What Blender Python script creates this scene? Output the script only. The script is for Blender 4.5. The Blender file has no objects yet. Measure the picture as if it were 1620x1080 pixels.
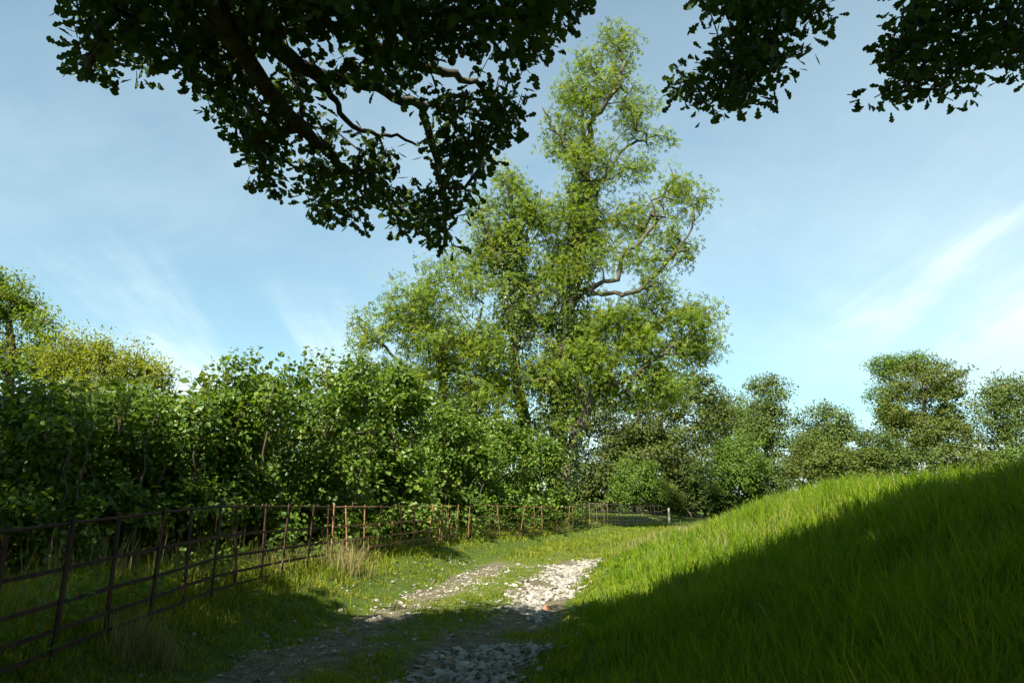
import bpy, bmesh, math
import numpy as np
from mathutils import Vector, Matrix
R = math.radians
rng = np.random.default_rng(11)
scene = bpy.context.scene
COL = scene.collection

# ------------------------------------------------------------------ camera
F, CX, CY, PITCH, EYE = 1080.0, 810.0, 540.0, R(14.3), 1.6
cam_d = bpy.data.cameras.new('camera'); cam = bpy.data.objects.new('camera', cam_d); COL.objects.link(cam)
cam_d.sensor_width = 36; cam_d.lens = 24; cam_d.clip_start = .05; cam_d.clip_end = 6000
cam.location = (0, 0, EYE); cam.rotation_euler = (R(90) + PITCH, 0, 0)
scene.camera = cam
# ------------------------------------------------------------------ light
SUN_EL, SUN_AZ = R(45), R(205)          # azimuth clockwise from +Y: behind the camera, to its left
SDIR = np.array([math.sin(SUN_AZ)*math.cos(SUN_EL), math.cos(SUN_AZ)*math.cos(SUN_EL), math.sin(SUN_EL)])
sun_d = bpy.data.lights.new('sun', 'SUN'); sun_d.energy = 5.0; sun_d.angle = R(.53); sun_d.color = (1, .95, .85)
sun = bpy.data.objects.new('sun', sun_d); COL.objects.link(sun)
sun.rotation_euler = Vector(SDIR).to_track_quat('Z', 'Y').to_euler(); sun.location = (0, 0, 60)
W = bpy.data.worlds.new('World'); scene.world = W; W.use_nodes = True
nt = W.node_tree; nt.nodes.clear()
def N(nt, typ, **kw):
    n = nt.nodes.new(typ)
    for k, v in kw.items():
        if k.startswith('_'): setattr(n, k[1:], v)
        else: n.inputs[k.replace('__', ' ')].default_value = v
    return n
def ramp(nt, stops, interp='LINEAR'):
    n = nt.nodes.new('ShaderNodeValToRGB'); cr = n.color_ramp; cr.interpolation = interp
    while len(cr.elements) < len(stops): cr.elements.new(.5)
    for e, (p, c) in zip(cr.elements, stops):
        e.position = p; e.color = (*c, 1) if len(c) == 3 else c
    return n
def math_node(nt, op, a, b=None, clamp=False):
    n = nt.nodes.new('ShaderNodeMath'); n.operation = op; n.use_clamp = clamp
    for i, v in enumerate((a, b)):
        if v is None: continue
        if isinstance(v, (int, float)): n.inputs[i].default_value = v
        else: nt.links.new(v, n.inputs[i])
    return n.outputs[0]
sky = nt.nodes.new('ShaderNodeTexSky'); sky.sky_type = 'NISHITA'; sky.sun_disc = False
sky.sun_elevation = SUN_EL; sky.sun_rotation = SUN_AZ
sky.altitude = 100; sky.air_density = 1.0; sky.dust_density = 1.0; sky.ozone_density = 1.0
tc = nt.nodes.new('ShaderNodeTexCoord'); sp = nt.nodes.new('ShaderNodeSeparateXYZ')
nt.links.new(tc.outputs['Generated'], sp.inputs[0])
zz = math_node(nt, 'ADD', math_node(nt, 'MAXIMUM', sp.outputs[2], 0.0), .16)
px_ = math_node(nt, 'DIVIDE', sp.outputs[0], zz); py_ = math_node(nt, 'DIVIDE', sp.outputs[1], zz)
cb = nt.nodes.new('ShaderNodeCombineXYZ'); nt.links.new(px_, cb.inputs[0]); nt.links.new(py_, cb.inputs[1])
def cirrus(rot, scale, loc, nscale, lo, hi, distort, seed):
    m = N(nt, 'ShaderNodeMapping'); m.inputs['Rotation'].default_value = (0, 0, R(rot)); m.inputs['Scale'].default_value = scale
    m.inputs['Location'].default_value = loc
    nt.links.new(cb.outputs[0], m.inputs[0])
    n = N(nt, 'ShaderNodeTexNoise', Scale=nscale, Detail=9, Roughness=.6, Distortion=distort)
    n.noise_dimensions = '4D'; n.inputs['W'].default_value = seed
    nt.links.new(m.outputs[0], n.inputs['Vector'])
    r = ramp(nt, [(lo, (0, 0, 0)), (hi, (1, 1, 1))], 'EASE'); nt.links.new(n.outputs[0], r.inputs[0]); return r.outputs[0]
c1 = cirrus(-12, (1.5, .36, 1), (-.5, 0, 0), .8, .45, .71, .9, 5.2)
c2 = cirrus(55, (.55, .9, 1), (1.2, 3.0, 0), .55, .38, .7, .5, 3.4)
c3 = cirrus(0, (1, 1, 1), (1.25, .4, 0), .42, .45, .62, 0, 2.0)
cc = math_node(nt, 'ADD', math_node(nt, 'MULTIPLY', math_node(nt, 'MULTIPLY', c1, 1.25), math_node(nt, 'ADD', math_node(nt, 'MULTIPLY', c3, .9), .1)), math_node(nt, 'MULTIPLY', c2, .62), True)
mx = N(nt, 'ShaderNodeMix', _data_type='RGBA')
mx.inputs['B'].default_value = (6.0, 6.9, 6.75, 1)
low = math_node(nt, 'POWER', math_node(nt, 'SUBTRACT', 1.0, math_node(nt, 'MAXIMUM', sp.outputs[2], 0.0), True), 1.6)
veil = math_node(nt, 'ADD', math_node(nt, 'MULTIPLY', low, .27), .02)
nt.links.new(math_node(nt, 'ADD', math_node(nt, 'MULTIPLY', cc, math_node(nt, 'ADD', math_node(nt, 'MULTIPLY', low, .95), .04)), veil, True), mx.inputs['Factor']); tint = N(nt, 'ShaderNodeMix', _data_type='RGBA', _blend_type='MULTIPLY'); tint.inputs['Factor'].default_value = 1; tint.inputs['B'].default_value = (.75, 1.13, 1.06, 1)
nt.links.new(sky.outputs[0], tint.inputs['A']); nt.links.new(tint.outputs['Result'], mx.inputs['A'])
bg = N(nt, 'ShaderNodeBackground', Strength=.055); nt.links.new(mx.outputs['Result'], bg.inputs[0])
wo = nt.nodes.new('ShaderNodeOutputWorld'); nt.links.new(bg.outputs[0], wo.inputs[0])
vs = scene.view_settings; vs.view_transform = 'Standard'; vs.look = 'None'; vs.gamma = 1; vs.exposure = 1.7; vs.use_curve_mapping = False
cy = scene.cycles; cy.use_denoising = True; cy.max_bounces = 6; cy.diffuse_bounces = 3; cy.glossy_bounces = 2; cy.transmission_bounces = 4
cy.use_adaptive_sampling = True; cy.adaptive_threshold = .02

# ------------------------------------------------------------------ helpers
def ray(px, py):
    xc, yc = (px - CX)/F, (CY - py)/F
    return np.array([xc, math.cos(PITCH) - yc*math.sin(PITCH), math.sin(PITCH) + yc*math.cos(PITCH)])
def at(px, py, Y):
    d = ray(px, py); return np.array([0, 0, EYE]) + d*(Y/d[1])
def sstep(a, b, x):
    t = np.clip((x - a)/(b - a), 0, 1); return t*t*(3 - 2*t)
def _h(i, j, s):
    v = np.sin(i*127.1 + j*311.7 + s*74.7)*43758.5453; return v - np.floor(v)
def vnoise(x, y, s=0):
    x, y = np.asarray(x, float), np.asarray(y, float)
    i, j = np.floor(x), np.floor(y); u, v = x - i, y - j; u, v = u*u*(3-2*u), v*v*(3-2*v)
    return (_h(i, j, s)*(1-u) + _h(i+1, j, s)*u)*(1-v) + (_h(i, j+1, s)*(1-u) + _h(i+1, j+1, s)*u)*v
def fbm(x, y, s=0):
    return .55*vnoise(x, y, s) + .29*vnoise(x*2.1, y*2.1, s+1) + .16*vnoise(x*4.3, y*4.3, s+2)
def link(o, parent=None):
    COL.objects.link(o)
    if parent is not None: o.parent = parent
    return o
def tag(o, label=None, cat=None, group=None, kind=None):
    if label: o['label'] = label
    if cat: o['category'] = cat
    if group: o['group'] = group
    if kind: o['kind'] = kind
    return o
def empty(name, loc, label, cat, group=None):
    o = bpy.data.objects.new(name, None); o.location = loc; o.empty_display_size = .2; link(o); return tag(o, label, cat, group)
def mesh_np(name, V, loops, sizes, rnd=None, smooth=False):
    me = bpy.data.meshes.new(name); V = np.asarray(V, np.float32).reshape(-1, 3)
    loops = np.asarray(loops, np.int32).ravel(); sizes = np.asarray(sizes, np.int32).ravel()
    me.vertices.add(len(V)); me.vertices.foreach_set('co', V.ravel())
    me.loops.add(len(loops)); me.loops.foreach_set('vertex_index', loops)
    me.polygons.add(len(sizes)); st = np.concatenate([[0], np.cumsum(sizes)[:-1]]).astype(np.int32)
    me.polygons.foreach_set('loop_start', st)
    me.polygons.foreach_set('use_smooth', np.full(len(sizes), bool(smooth)))
    if rnd is not None:
        a = me.attributes.new('rnd', 'FLOAT', 'POINT'); a.data.foreach_set('value', np.asarray(rnd, np.float32))
    me.update(calc_edges=True); me.validate()
    return me
def obj(name, me, mat, parent=None, origin=None):
    o = bpy.data.objects.new(name, me); me.materials.append(mat); link(o, parent)
    if parent is not None and parent.type == 'EMPTY': o.matrix_parent_inverse = Matrix.Translation(parent.location).inverted()
    return o

# ------------------------------------------------------------------ materials
def mat_base(name):
    m = bpy.data.materials.new(name); m.use_nodes = True; t = m.node_tree; t.nodes.clear()
    return m, t, t.nodes.new('ShaderNodeOutputMaterial')
def leaf_mat(name, cols, trans=.4, rough=.55, spec=.14, tboost=1.5):
    m, t, out = mat_base(name)
    a = N(t, 'ShaderNodeAttribute', _attribute_name='rnd')
    k = len(cols); r = ramp(t, [((i + .5)/k, c) for i, c in enumerate(cols)]); t.links.new(a.outputs['Fac'], r.inputs[0])
    p = N(t, 'ShaderNodeBsdfPrincipled', Roughness=rough); p.inputs['Specular IOR Level'].default_value = spec
    t.links.new(r.outputs[0], p.inputs['Base Color'])
    mul = N(t, 'ShaderNodeMix', _data_type='RGBA', _blend_type='MULTIPLY'); mul.inputs['Factor'].default_value = 1
    t.links.new(r.outputs[0], mul.inputs['A']); mul.inputs['B'].default_value = (tboost*1.2, tboost*1.12, tboost*.3, 1)
    tr = N(t, 'ShaderNodeBsdfTranslucent'); t.links.new(mul.outputs['Result'], tr.inputs[0])
    ms = N(t, 'ShaderNodeMixShader', Fac=trans); t.links.new(p.outputs[0], ms.inputs[1]); t.links.new(tr.outputs[0], ms.inputs[2])
    t.links.new(ms.outputs[0], out.inputs[0]); return m
def noise_mat(name, cols, scale, rough=.9, bump=.3, stretch=(1, 1, 1), detail=6, bscale=None, spec=.2, metallic=0, obj_coord=True):
    m, t, out = mat_base(name)
    g = N(t, 'ShaderNodeNewGeometry'); mp = N(t, 'ShaderNodeMapping'); mp.inputs['Scale'].default_value = stretch
    t.links.new(g.outputs['Position'], mp.inputs[0])
    n = N(t, 'ShaderNodeTexNoise', Scale=scale, Detail=detail, Roughness=.6); t.links.new(mp.outputs[0], n.inputs['Vector'])
    k = len(cols); r = ramp(t, [(.28 + .44*i/max(1, k-1), c) for i, c in enumerate(cols)]); t.links.new(n.outputs[0], r.inputs[0])
    n2 = N(t, 'ShaderNodeTexNoise', Scale=bscale or scale*4, Detail=8, Roughness=.65); t.links.new(mp.outputs[0], n2.inputs['Vector'])
    b = N(t, 'ShaderNodeBump', Strength=bump, Distance=.02); t.links.new(n2.outputs[0], b.inputs['Height'])
    p = N(t, 'ShaderNodeBsdfPrincipled', Roughness=rough, Metallic=metallic); p.inputs['Specular IOR Level'].default_value = spec
    t.links.new(r.outputs[0], p.inputs['Base Color']); t.links.new(b.outputs[0], p.inputs['Normal']); t.links.new(p.outputs[0], out.inputs[0])
    return m
M = {}
M['oak'] = leaf_mat('oak_leaf', [(.028, .05, .012), (.036, .066, .015), (.045, .08, .016), (.06, .09, .02)], .3, tboost=1.3)
M['hazel'] = leaf_mat('hazel_leaf', [(.036, .076, .009), (.06, .112, .011), (.09, .148, .014), (.14, .185, .022)], .38, .45, .3)
M['ash'] = leaf_mat('ash_leaf', [(.066, .108, .012), (.1, .155, .015), (.138, .192, .018), (.19, .215, .026)], .45)
M['ivy'] = leaf_mat('ivy_leaf', [(.022, .045, .008), (.034, .065, .01), (.048, .085, .012), (.07, .095, .016)], .2, .4, .35)
M['sycamore'] = leaf_mat('sycamore_leaf', [(.04, .06, .011), (.056, .08, .014), (.074, .096, .017), (.1, .108, .024)], .28)
M['green'] = leaf_mat('thicket_leaf', [(.052, .095, .014), (.072, .125, .017), (.092, .15, .02), (.115, .165, .026)], .34)
M['dark'] = leaf_mat('dark_leaf', [(.036, .058, .012), (.05, .078, .014), (.064, .094, .017), (.08, .108, .022)], .26)
M['far'] = leaf_mat('far_leaf', [(.05, .08, .018), (.068, .102, .021), (.085, .12, .025), (.11, .135, .03)], .3)
M['olive'] = leaf_mat('olive_leaf', [(.05, .074, .013), (.07, .096, .016), (.088, .11, .019), (.108, .12, .025)], .3)
M['yellow'] = leaf_mat('yellowing_leaf', [(.11, .15, .016), (.15, .19, .02), (.19, .215, .025), (.22, .21, .035)], .48)
M['brownleaf'] = leaf_mat('brown_leaf', [(.07, .05, .028), (.1, .072, .035), (.12, .095, .045), (.075, .085, .028)], .25)
M['grass'] = leaf_mat('grass_blade', [(.06, .115, .005), (.085, .155, .006), (.12, .19, .008), (.175, .215, .014)], .46, .6, .12)
M['turf'] = leaf_mat('turf_blade', [(.075, .115, .007), (.11, .15, .009), (.145, .175, .012), (.2, .2, .028)], .42, .6, .12)
M['straw'] = leaf_mat('straw_blade', [(.16, .14, .05), (.22, .18, .075), (.28, .23, .11), (.14, .16, .04)], .3, .6, .25, 1.1)
M['oakbark'] = noise_mat('oak_bark', [(.03, .024, .016), (.06, .05, .034), (.09, .085, .045)], 9, .95, .9, (1, 1, .35), bscale=22)
M['ashbark'] = noise_mat('ash_bark', [(.04, .036, .026), (.07, .062, .045), (.11, .098, .07)], 3, .95, .6, (1, 1, .4))
M['bark'] = noise_mat('hazel_bark', [(.045, .035, .024), (.075, .06, .04), (.1, .085, .06)], 6, .95, .5, (1, 1, .4))
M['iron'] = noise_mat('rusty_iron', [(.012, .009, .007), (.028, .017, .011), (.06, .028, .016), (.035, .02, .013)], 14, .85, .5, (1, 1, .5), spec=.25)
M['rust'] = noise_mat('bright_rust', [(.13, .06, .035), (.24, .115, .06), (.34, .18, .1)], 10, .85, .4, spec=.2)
M['palerust'] = noise_mat('pale_rust', [(.16, .085, .06), (.25, .15, .11), (.34, .22, .17)], 6, .85, .3, spec=.2)
M['palewood'] = noise_mat('weathered_wood', [(.15, .13, .1), (.24, .22, .17), (.2, .175, .13)], 8, .9, .4, (1, 1, .2))
M['stone'] = noise_mat('limestone', [(.13, .12, .095), (.22, .2, .165), (.36, .335, .28)], 4.5, .92, .5, bscale=40)
M['redstone'] = noise_mat('red_stone', [(.3, .13, .075), (.4, .2, .12)], 9, .9, .4)

# ------------------------------------------------------------------ terrain
_Y = [-30, 0, 4, 7.7, 11, 16, 22, 30, 40, 60, 100, 1500]
_X = [-3.2, -1.7, -1.05, -.46, .1, .82, 1.95, 4.1, 7.6, 15, 30, 560]
def Xr(y): return np.interp(y, _Y, _X)
def height(x, y, fine=True):
    x, y = np.asarray(x, float), np.asarray(y, float)
    yc = np.clip(y, 0, 46); z = .0004*yc*yc + np.clip(y - 46, 0, 400)*.02
    u = x - (Xr(y) + .95)
    H = 2.1 - .95*sstep(20, 44, y)
    t = np.clip(u/7.6, 0, 1); S = np.where(t < .5, .5*(t*2)**1.55, 1 - .5*(2 - 2*t)**1.75)
    z = z + H*S + np.clip(u - 7.6, 0, 60)*.012
    v = (Xr(y) - 3.1) - x
    z = z + .46*sstep(-.5, 1.0, v) + np.clip(v - 3, 0, 60)*.012
    for c, w, dpt in ((0, .55, .07), (-2.15, .5, .06)):
        z = z - dpt*np.exp(-((x - Xr(y) - c)/w)**2)*(1 - sstep(24, 32, y))
    if fine:
        k = sstep(0, 1.2, u) + sstep(0, 1, v)
        z = z + (fbm(x*.45, y*.45, 5) - .5)*.22*np.clip(k, 0, 1) + (fbm(x*1.6, y*1.6, 9) - .5)*.07
    return z
def grow_axis(a, b, step, far, g=1.13):
    c = list(np.arange(a, b, step)); s = step
    while c[-1] < far: s *= g; c.append(c[-1] + s)
    s = step; lo = []
    while (lo[-1] if lo else a) > -far: s *= g; lo.append((lo[-1] if lo else a) - s)
    return np.array(lo[::-1] + c)
gx = grow_axis(-8, 13, .25, 1500); gy = grow_axis(-2, 30, .3, 1500)
GX, GY = np.meshgrid(gx, gy); GZ = height(GX, GY)
nx, ny = len(gx), len(gy)
idx = np.arange(nx*ny).reshape(ny, nx)
Q = np.stack([idx[:-1, :-1], idx[:-1, 1:], idx[1:, 1:], idx[1:, :-1]], -1).reshape(-1, 4)
me = mesh_np('ground', np.stack([GX, GY, GZ], -1), Q, np.full(len(Q), 4), smooth=True)
gm, t, out = mat_base('meadow_soil')
g = N(t, 'ShaderNodeNewGeometry')
n1 = N(t, 'ShaderNodeTexNoise', Scale=1.3, Detail=8, Roughness=.65); t.links.new(g.outputs['Position'], n1.inputs['Vector'])
n2 = N(t, 'ShaderNodeTexNoise', Scale=34, Detail=7, Roughness=.75); t.links.new(g.outputs['Position'], n2.inputs['Vector'])
r1 = ramp(t, [(.3, (.035, .06, .008)), (.5, (.055, .088, .011)), (.7, (.085, .1, .018))]); t.links.new(n1.outputs[0], r1.inputs[0])
r2 = ramp(t, [(.36, (.016, .026, .005)), (.5, (.05, .075, .012)), (.66, (.1, .115, .025))]); t.links.new(n2.outputs[0], r2.inputs[0])
mm = N(t, 'ShaderNodeMix', _data_type='RGBA'); mm.inputs['Factor'].default_value = .5
t.links.new(r1.outputs[0], mm.inputs['A']); t.links.new(r2.outputs[0], mm.inputs['B'])
p = N(t, 'ShaderNodeBsdfPrincipled', Roughness=1); p.inputs['Specular IOR Level'].default_value = .1
b = N(t, 'ShaderNodeBump', Strength=.6, Distance=.05); t.links.new(n2.outputs[0], b.inputs['Height']); t.links.new(b.outputs[0], p.inputs['Normal'])
t.links.new(mm.outputs['Result'], p.inputs['Base Color']); t.links.new(p.outputs[0], out.inputs[0])
tag(obj('ground', me, gm), 'grassy meadow ground rising into a bank beside the track', 'ground', kind='structure')

# the farm track: a sheet of trodden earth and fine gravel over the two ruts and the middle strip
ty = np.arange(-3, 27, .16); tw = np.linspace(-3.1, .95, 28)
def rut_cover(x, y):      # how bare the ground is, 0..1 (stony right rut, gravelly left rut)
    c = x - Xr(y); nn = fbm(x*1.1, y*.8, 21)
    r = np.exp(-(c/.62)**2)*(1 - sstep(21.5, 24.5, y))*(1 - .95*np.exp(-((y - 10.1)/.55)**2)*sstep(-.9, .3, c))
    l = np.exp(-((c + 2.25)/.66)**2)*(1 - sstep(20, 23.5, y))*.72
    return np.clip(np.maximum(r, l)*1.15 + (nn - .5)*1.3, 0, 1)
TX = Xr(ty)[:, None] + tw[None, :]; TY = np.repeat(ty[:, None], len(tw), 1)
e = np.abs(np.linspace(-1, 1, len(tw)))[None, :]**6
TX = TX + (fbm(TX*1.5, TY*1.5, 4) - .5)*.5*e
TZ = height(TX, TY) + .014 - .05*e
idx = np.arange(TX.size).reshape(TX.shape)
Q = np.stack([idx[:-1, :-1], idx[:-1, 1:], idx[1:, 1:], idx[1:, :-1]], -1).reshape(-1, 4)
me = mesh_np('track', np.stack([TX, TY, TZ], -1), Q, np.full(len(Q), 4), rnd=rut_cover(TX, TY).ravel(), smooth=True)
tm, t, out = mat_base('track_earth')
g = N(t, 'ShaderNodeNewGeometry'); a = N(t, 'ShaderNodeAttribute', _attribute_name='rnd')
n1 = N(t, 'ShaderNodeTexNoise', Scale=5, Detail=8, Roughness=.7); t.links.new(g.outputs['Position'], n1.inputs['Vector'])
vo = N(t, 'ShaderNodeTexVoronoi', Scale=24); t.links.new(g.outputs['Position'], vo.inputs['Vector'])
rs = ramp(t, [(.3, (.06, .05, .028)), (.5, (.115, .1, .058)), (.72, (.2, .18, .115))]); t.links.new(n1.outputs[0], rs.inputs[0])
rg = ramp(t, [(.3, (.045, .068, .01)), (.6, (.08, .1, .018)), (.75, (.12, .115, .038))]); t.links.new(n1.outputs[0], rg.inputs[0])
vr = ramp(t, [(.0, (1.25, 1.25, 1.25)), (.55, (.75, .75, .75))]); t.links.new(vo.outputs['Distance'], vr.inputs[0])
ml = N(t, 'ShaderNodeMix', _data_type='RGBA', _blend_type='MULTIPLY'); ml.inputs['Factor'].default_value = .8
t.links.new(rs.outputs[0], ml.inputs['A']); t.links.new(vr.outputs[0], ml.inputs['B'])
mk = ramp(t, [(.35, (0, 0, 0)), (.6, (1, 1, 1))]); t.links.new(a.outputs['Fac'], mk.inputs[0])
mm = N(t, 'ShaderNodeMix', _data_type='RGBA'); t.links.new(mk.outputs[0], mm.inputs['Factor'])
t.links.new(rg.outputs[0], mm.inputs['A']); t.links.new(ml.outputs['Result'], mm.inputs['B'])
p = N(t, 'ShaderNodeBsdfPrincipled', Roughness=1); p.inputs['Specular IOR Level'].default_value = .1
b = N(t, 'ShaderNodeBump', Strength=.9, Distance=.03); t.links.new(vo.outputs['Distance'], b.inputs['Height']); b.invert = True
t.links.new(b.outputs[0], p.inputs['Normal']); t.links.new(mm.outputs['Result'], p.inputs['Base Color']); t.links.new(p.outputs[0], out.inputs[0])
track = tag(obj('track', me, tm), 'stony farm track with two ruts and a grassy middle', 'track', kind='structure')

# loose stones lying in the ruts
def hull_stone(seed):
    r = np.random.default_rng(seed); bm = bmesh.new()
    for q in r.normal(size=(11, 3)):
        q = np.sign(q)*np.abs(q/np.abs(q).max())**.8*r.uniform(.62, 1.0); bm.verts.new((q[0]*.62, q[1]*.46, q[2]*.3))
    bmesh.ops.convex_hull(bm, input=bm.verts[:])
    for v in [v for v in bm.verts if not v.link_faces]: bm.verts.remove(v)
    bmesh.ops.triangulate(bm, faces=bm.faces[:])
    bm.verts.index_update(); V = np.array([v.co[:] for v in bm.verts]); Fc = np.array([[v.index for v in f.verts] for f in bm.faces]); bm.free()
    return V, Fc
STONES = [hull_stone(s) for s in range(9)]
stone_me = []
for V, Fc in STONES:
    m_ = mesh_np('stone', V, Fc, np.full(len(Fc), 3)); m_.materials.append(M['stone']); stone_me.append(m_)
def rand_rot(n, r, tilt=.5):
    a = r.uniform(0, 2*np.pi, n); ca, sa = np.cos(a), np.sin(a)
    Z = np.zeros((n, 3, 3)); Z[:, 0, 0] = ca; Z[:, 0, 1] = -sa; Z[:, 1, 0] = sa; Z[:, 1, 1] = ca; Z[:, 2, 2] = 1
    b = r.normal(0, tilt, n); cb_, sb = np.cos(b), np.sin(b)
    X = np.zeros((n, 3, 3)); X[:, 0, 0] = 1; X[:, 1, 1] = cb_; X[:, 1, 2] = -sb; X[:, 2, 1] = sb; X[:, 2, 2] = cb_
    return Z @ X
r = np.random.default_rng(5); P = []
def stones(n, y0, y1, off, w, smin, smax, mask=None):
    y = r.uniform(y0, y1, n); x = Xr(y) + off + r.normal(0, w, n)
    s = .85*(smin + (smax - smin)*r.random(n)**2.4)
    k = np.ones(n, bool) if mask is None else mask(x, y)
    for q in np.stack([x, y, s], 1)[k]: P.append(q)
stones(900, 6.0, 9.4, .0, .34, .045, .18)
stones(1900, 11.2, 21.5, .05, .33, .05, .19, lambda x, y: fbm(x*1.2, y*.6, 31) > .36)
stones(260, 20.5, 24, .25, .24, .05, .17)
stones(900, 5.5, 21, -2.2, .55, .03, .11)
stones(160, 15, 22, -1.9, .55, .04, .13)
stones(120, 6, 24, -1, 1.0, .03, .1)
stones(110, 3.5, 6.2, -.05, .5, .05, .2)
P = np.array(P); P = P[np.argsort(-P[:, 2]/P[:, 1])]
z = height(P[:, 0], P[:, 1]); Rm = rand_rot(len(P), r, .35)
for i in range(300):
    s = P[i, 2]; o = bpy.data.objects.new('stone', stone_me[i % 9]); link(o, track)
    mtx = Matrix(Rm[i].tolist()).to_4x4(); mtx.translation = (P[i, 0], P[i, 1], z[i] + .012 + s*.09)
    o.matrix_basis = mtx @ Matrix.Diagonal((s, s*r.uniform(.8, 1.25), s*r.uniform(.8, 1.2), 1))
LV, LF, off = [], [], 0
for i in range(300, len(P)):
    V, Fc = STONES[i % 9]; s = P[i, 2]
    LV.append((V*s) @ Rm[i].T + [P[i, 0], P[i, 1], z[i] + .012 + s*.08]); LF.append(Fc + off); off += len(V)
LF = np.concatenate(LF)
tag(obj('rubble', mesh_np('rubble', np.concatenate(LV), LF, np.full(len(LF), 3)), M['stone'], track), kind='stuff')
q = at(864, 958, 13.0); m_ = stone_me[3].copy(); m_.materials.clear(); m_.materials.append(M['redstone'])
o = bpy.data.objects.new('stone', m_); link(o, track); o.location = (q[0], 12.6, float(height(q[0], 12.6)) + .03); o.scale = (.24, .2, .2); o.rotation_euler = (.2, .1, 1)
o['label'] = 'reddish stone among the pale rubble'

# ------------------------------------------------------------------ tubes and tree growth
def tube_rings(P, Rr, sides, V, Fl, base):
    P = np.asarray(P, float); n = len(P); T = np.gradient(P, axis=0); T /= np.linalg.norm(T, axis=1)[:, None] + 1e-9
    ref = np.array([0, 0, 1.]) if abs(T[0][2]) < .8 else np.array([1., 0, 0])
    A = np.cross(T, ref); A /= np.linalg.norm(A, axis=1)[:, None] + 1e-9; B = np.cross(T, A)
    an = np.arange(sides)*2*np.pi/sides
    ring = P[:, None] + (A[:, None]*np.cos(an)[None, :, None] + B[:, None]*np.sin(an)[None, :, None])*np.asarray(Rr)[:, None, None]
    V.append(ring.reshape(-1, 3)); i = np.arange(n - 1)[:, None]*sides; j = np.arange(sides)[None]; k = (j + 1) % sides
    f = np.stack([i + j, i + k, i + sides + k, i + sides + j], -1).reshape(-1, 4) + base
    Fl.append(f); return base + n*sides
def tubes(name, paths, mat, parent):
    V, Fl, b = [], [], 0
    for P, Rr, s in paths: b = tube_rings(P, Rr, s, V, Fl, b)
    Fl = np.concatenate(Fl); o = obj(name, mesh_np(name, np.concatenate(V), Fl, np.full(len(Fl), 4), smooth=True), mat, parent)
    if name in ('shoot', 'branchwork'): o['kind'] = 'stuff'
    return o
def grow(roots, centres, seed, step=.6, r0=.012, power=.45, wig=.12, droop=0.0, up=.5):
    """roots: list of (points, radii). Joins every clump centre to the nearest sensible point of the growing tree."""
    r = np.random.default_rng(seed)
    pos, par, rad = [], [], []
    for P, Rr in roots:
        P = np.asarray(P, float); start = -1
        if pos:
            d = np.linalg.norm(np.array(pos) - P[0], axis=1); start = int(np.argmin(d))
        for p_, q_ in zip(P, Rr):
            pos.append(p_); par.append(start); rad.append(q_); start = len(pos) - 1
    nroot = len(pos); C = np.asarray(centres, float)
    NP = np.zeros((60000, 3)); NP[:nroot] = pos; n = nroot
    d0 = np.min(np.linalg.norm(C[:, None] - NP[None, :nroot], axis=2), axis=1)
    ends = []
    for c in C[np.argsort(d0)]:
        d = np.linalg.norm(NP[:n] - c, axis=1) + 1e-6
        cost = d*(1 + up*np.clip((NP[:n, 2] - c[2])/d + .1, 0, 1)) ; j = int(np.argmin(cost)); a = NP[j].copy(); L = d[j]
        k = max(1, int(L/step)); last = j
        for q in range(1, k + 1):
            f = q/k; p_ = a + (c - a)*f + np.array([0, 0, 1])*L*droop*math.sin(math.pi*f)
            if q < k: p_ = p_ + r.normal(0, wig, 3)*min(step, L)*.8
            NP[n] = p_; par.append(last); rad.append(0); last = n; n += 1
        ends.append(last)
    cnt = np.zeros(n)
    for e_ in ends: cnt[e_] += 1
    for i in range(n - 1, -1, -1):
        if par[i] >= 0: cnt[par[i]] += cnt[i]
    rr = np.maximum(r0*np.maximum(cnt, 1)**power, np.array(rad))
    for i in range(nroot, n): rr[i] = min(rr[i], rr[par[i]]*.92)
    ch = [[] for _ in range(n)]
    for i in range(n):
        if par[i] >= 0: ch[par[i]].append(i)
    trunk, limbs, tw = [], [], []; seen = np.zeros(n, bool)
    for i in range(n):
        for k, c in enumerate(sorted(ch[i], key=lambda c: -cnt[c] - 1e6*(rad[c] > 0)) if i >= 0 else []):
            if seen[c]: continue
            pp = [i, c] if not (rad[c] > 0 and par[i] < 0) else [i, c]
            seen[c] = True; cur = c
            while ch[cur]:
                nx_ = max(ch[cur], key=lambda c: cnt[c] + 1e6*(rad[c] > 0))
                if seen[nx_]: break
                seen[nx_] = True; pp.append(nx_); cur = nx_
            rads = rr[pp].copy()
            if rad[c] == 0: rads[0] = min(rads[0], rads[1]*1.25)
            dst = trunk if rad[c] > 0 else limbs
            dst.append((NP[pp], rads, 8 if rads[0] > .08 else (6 if rads[0] > .03 else 4)))
    return trunk, limbs
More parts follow.
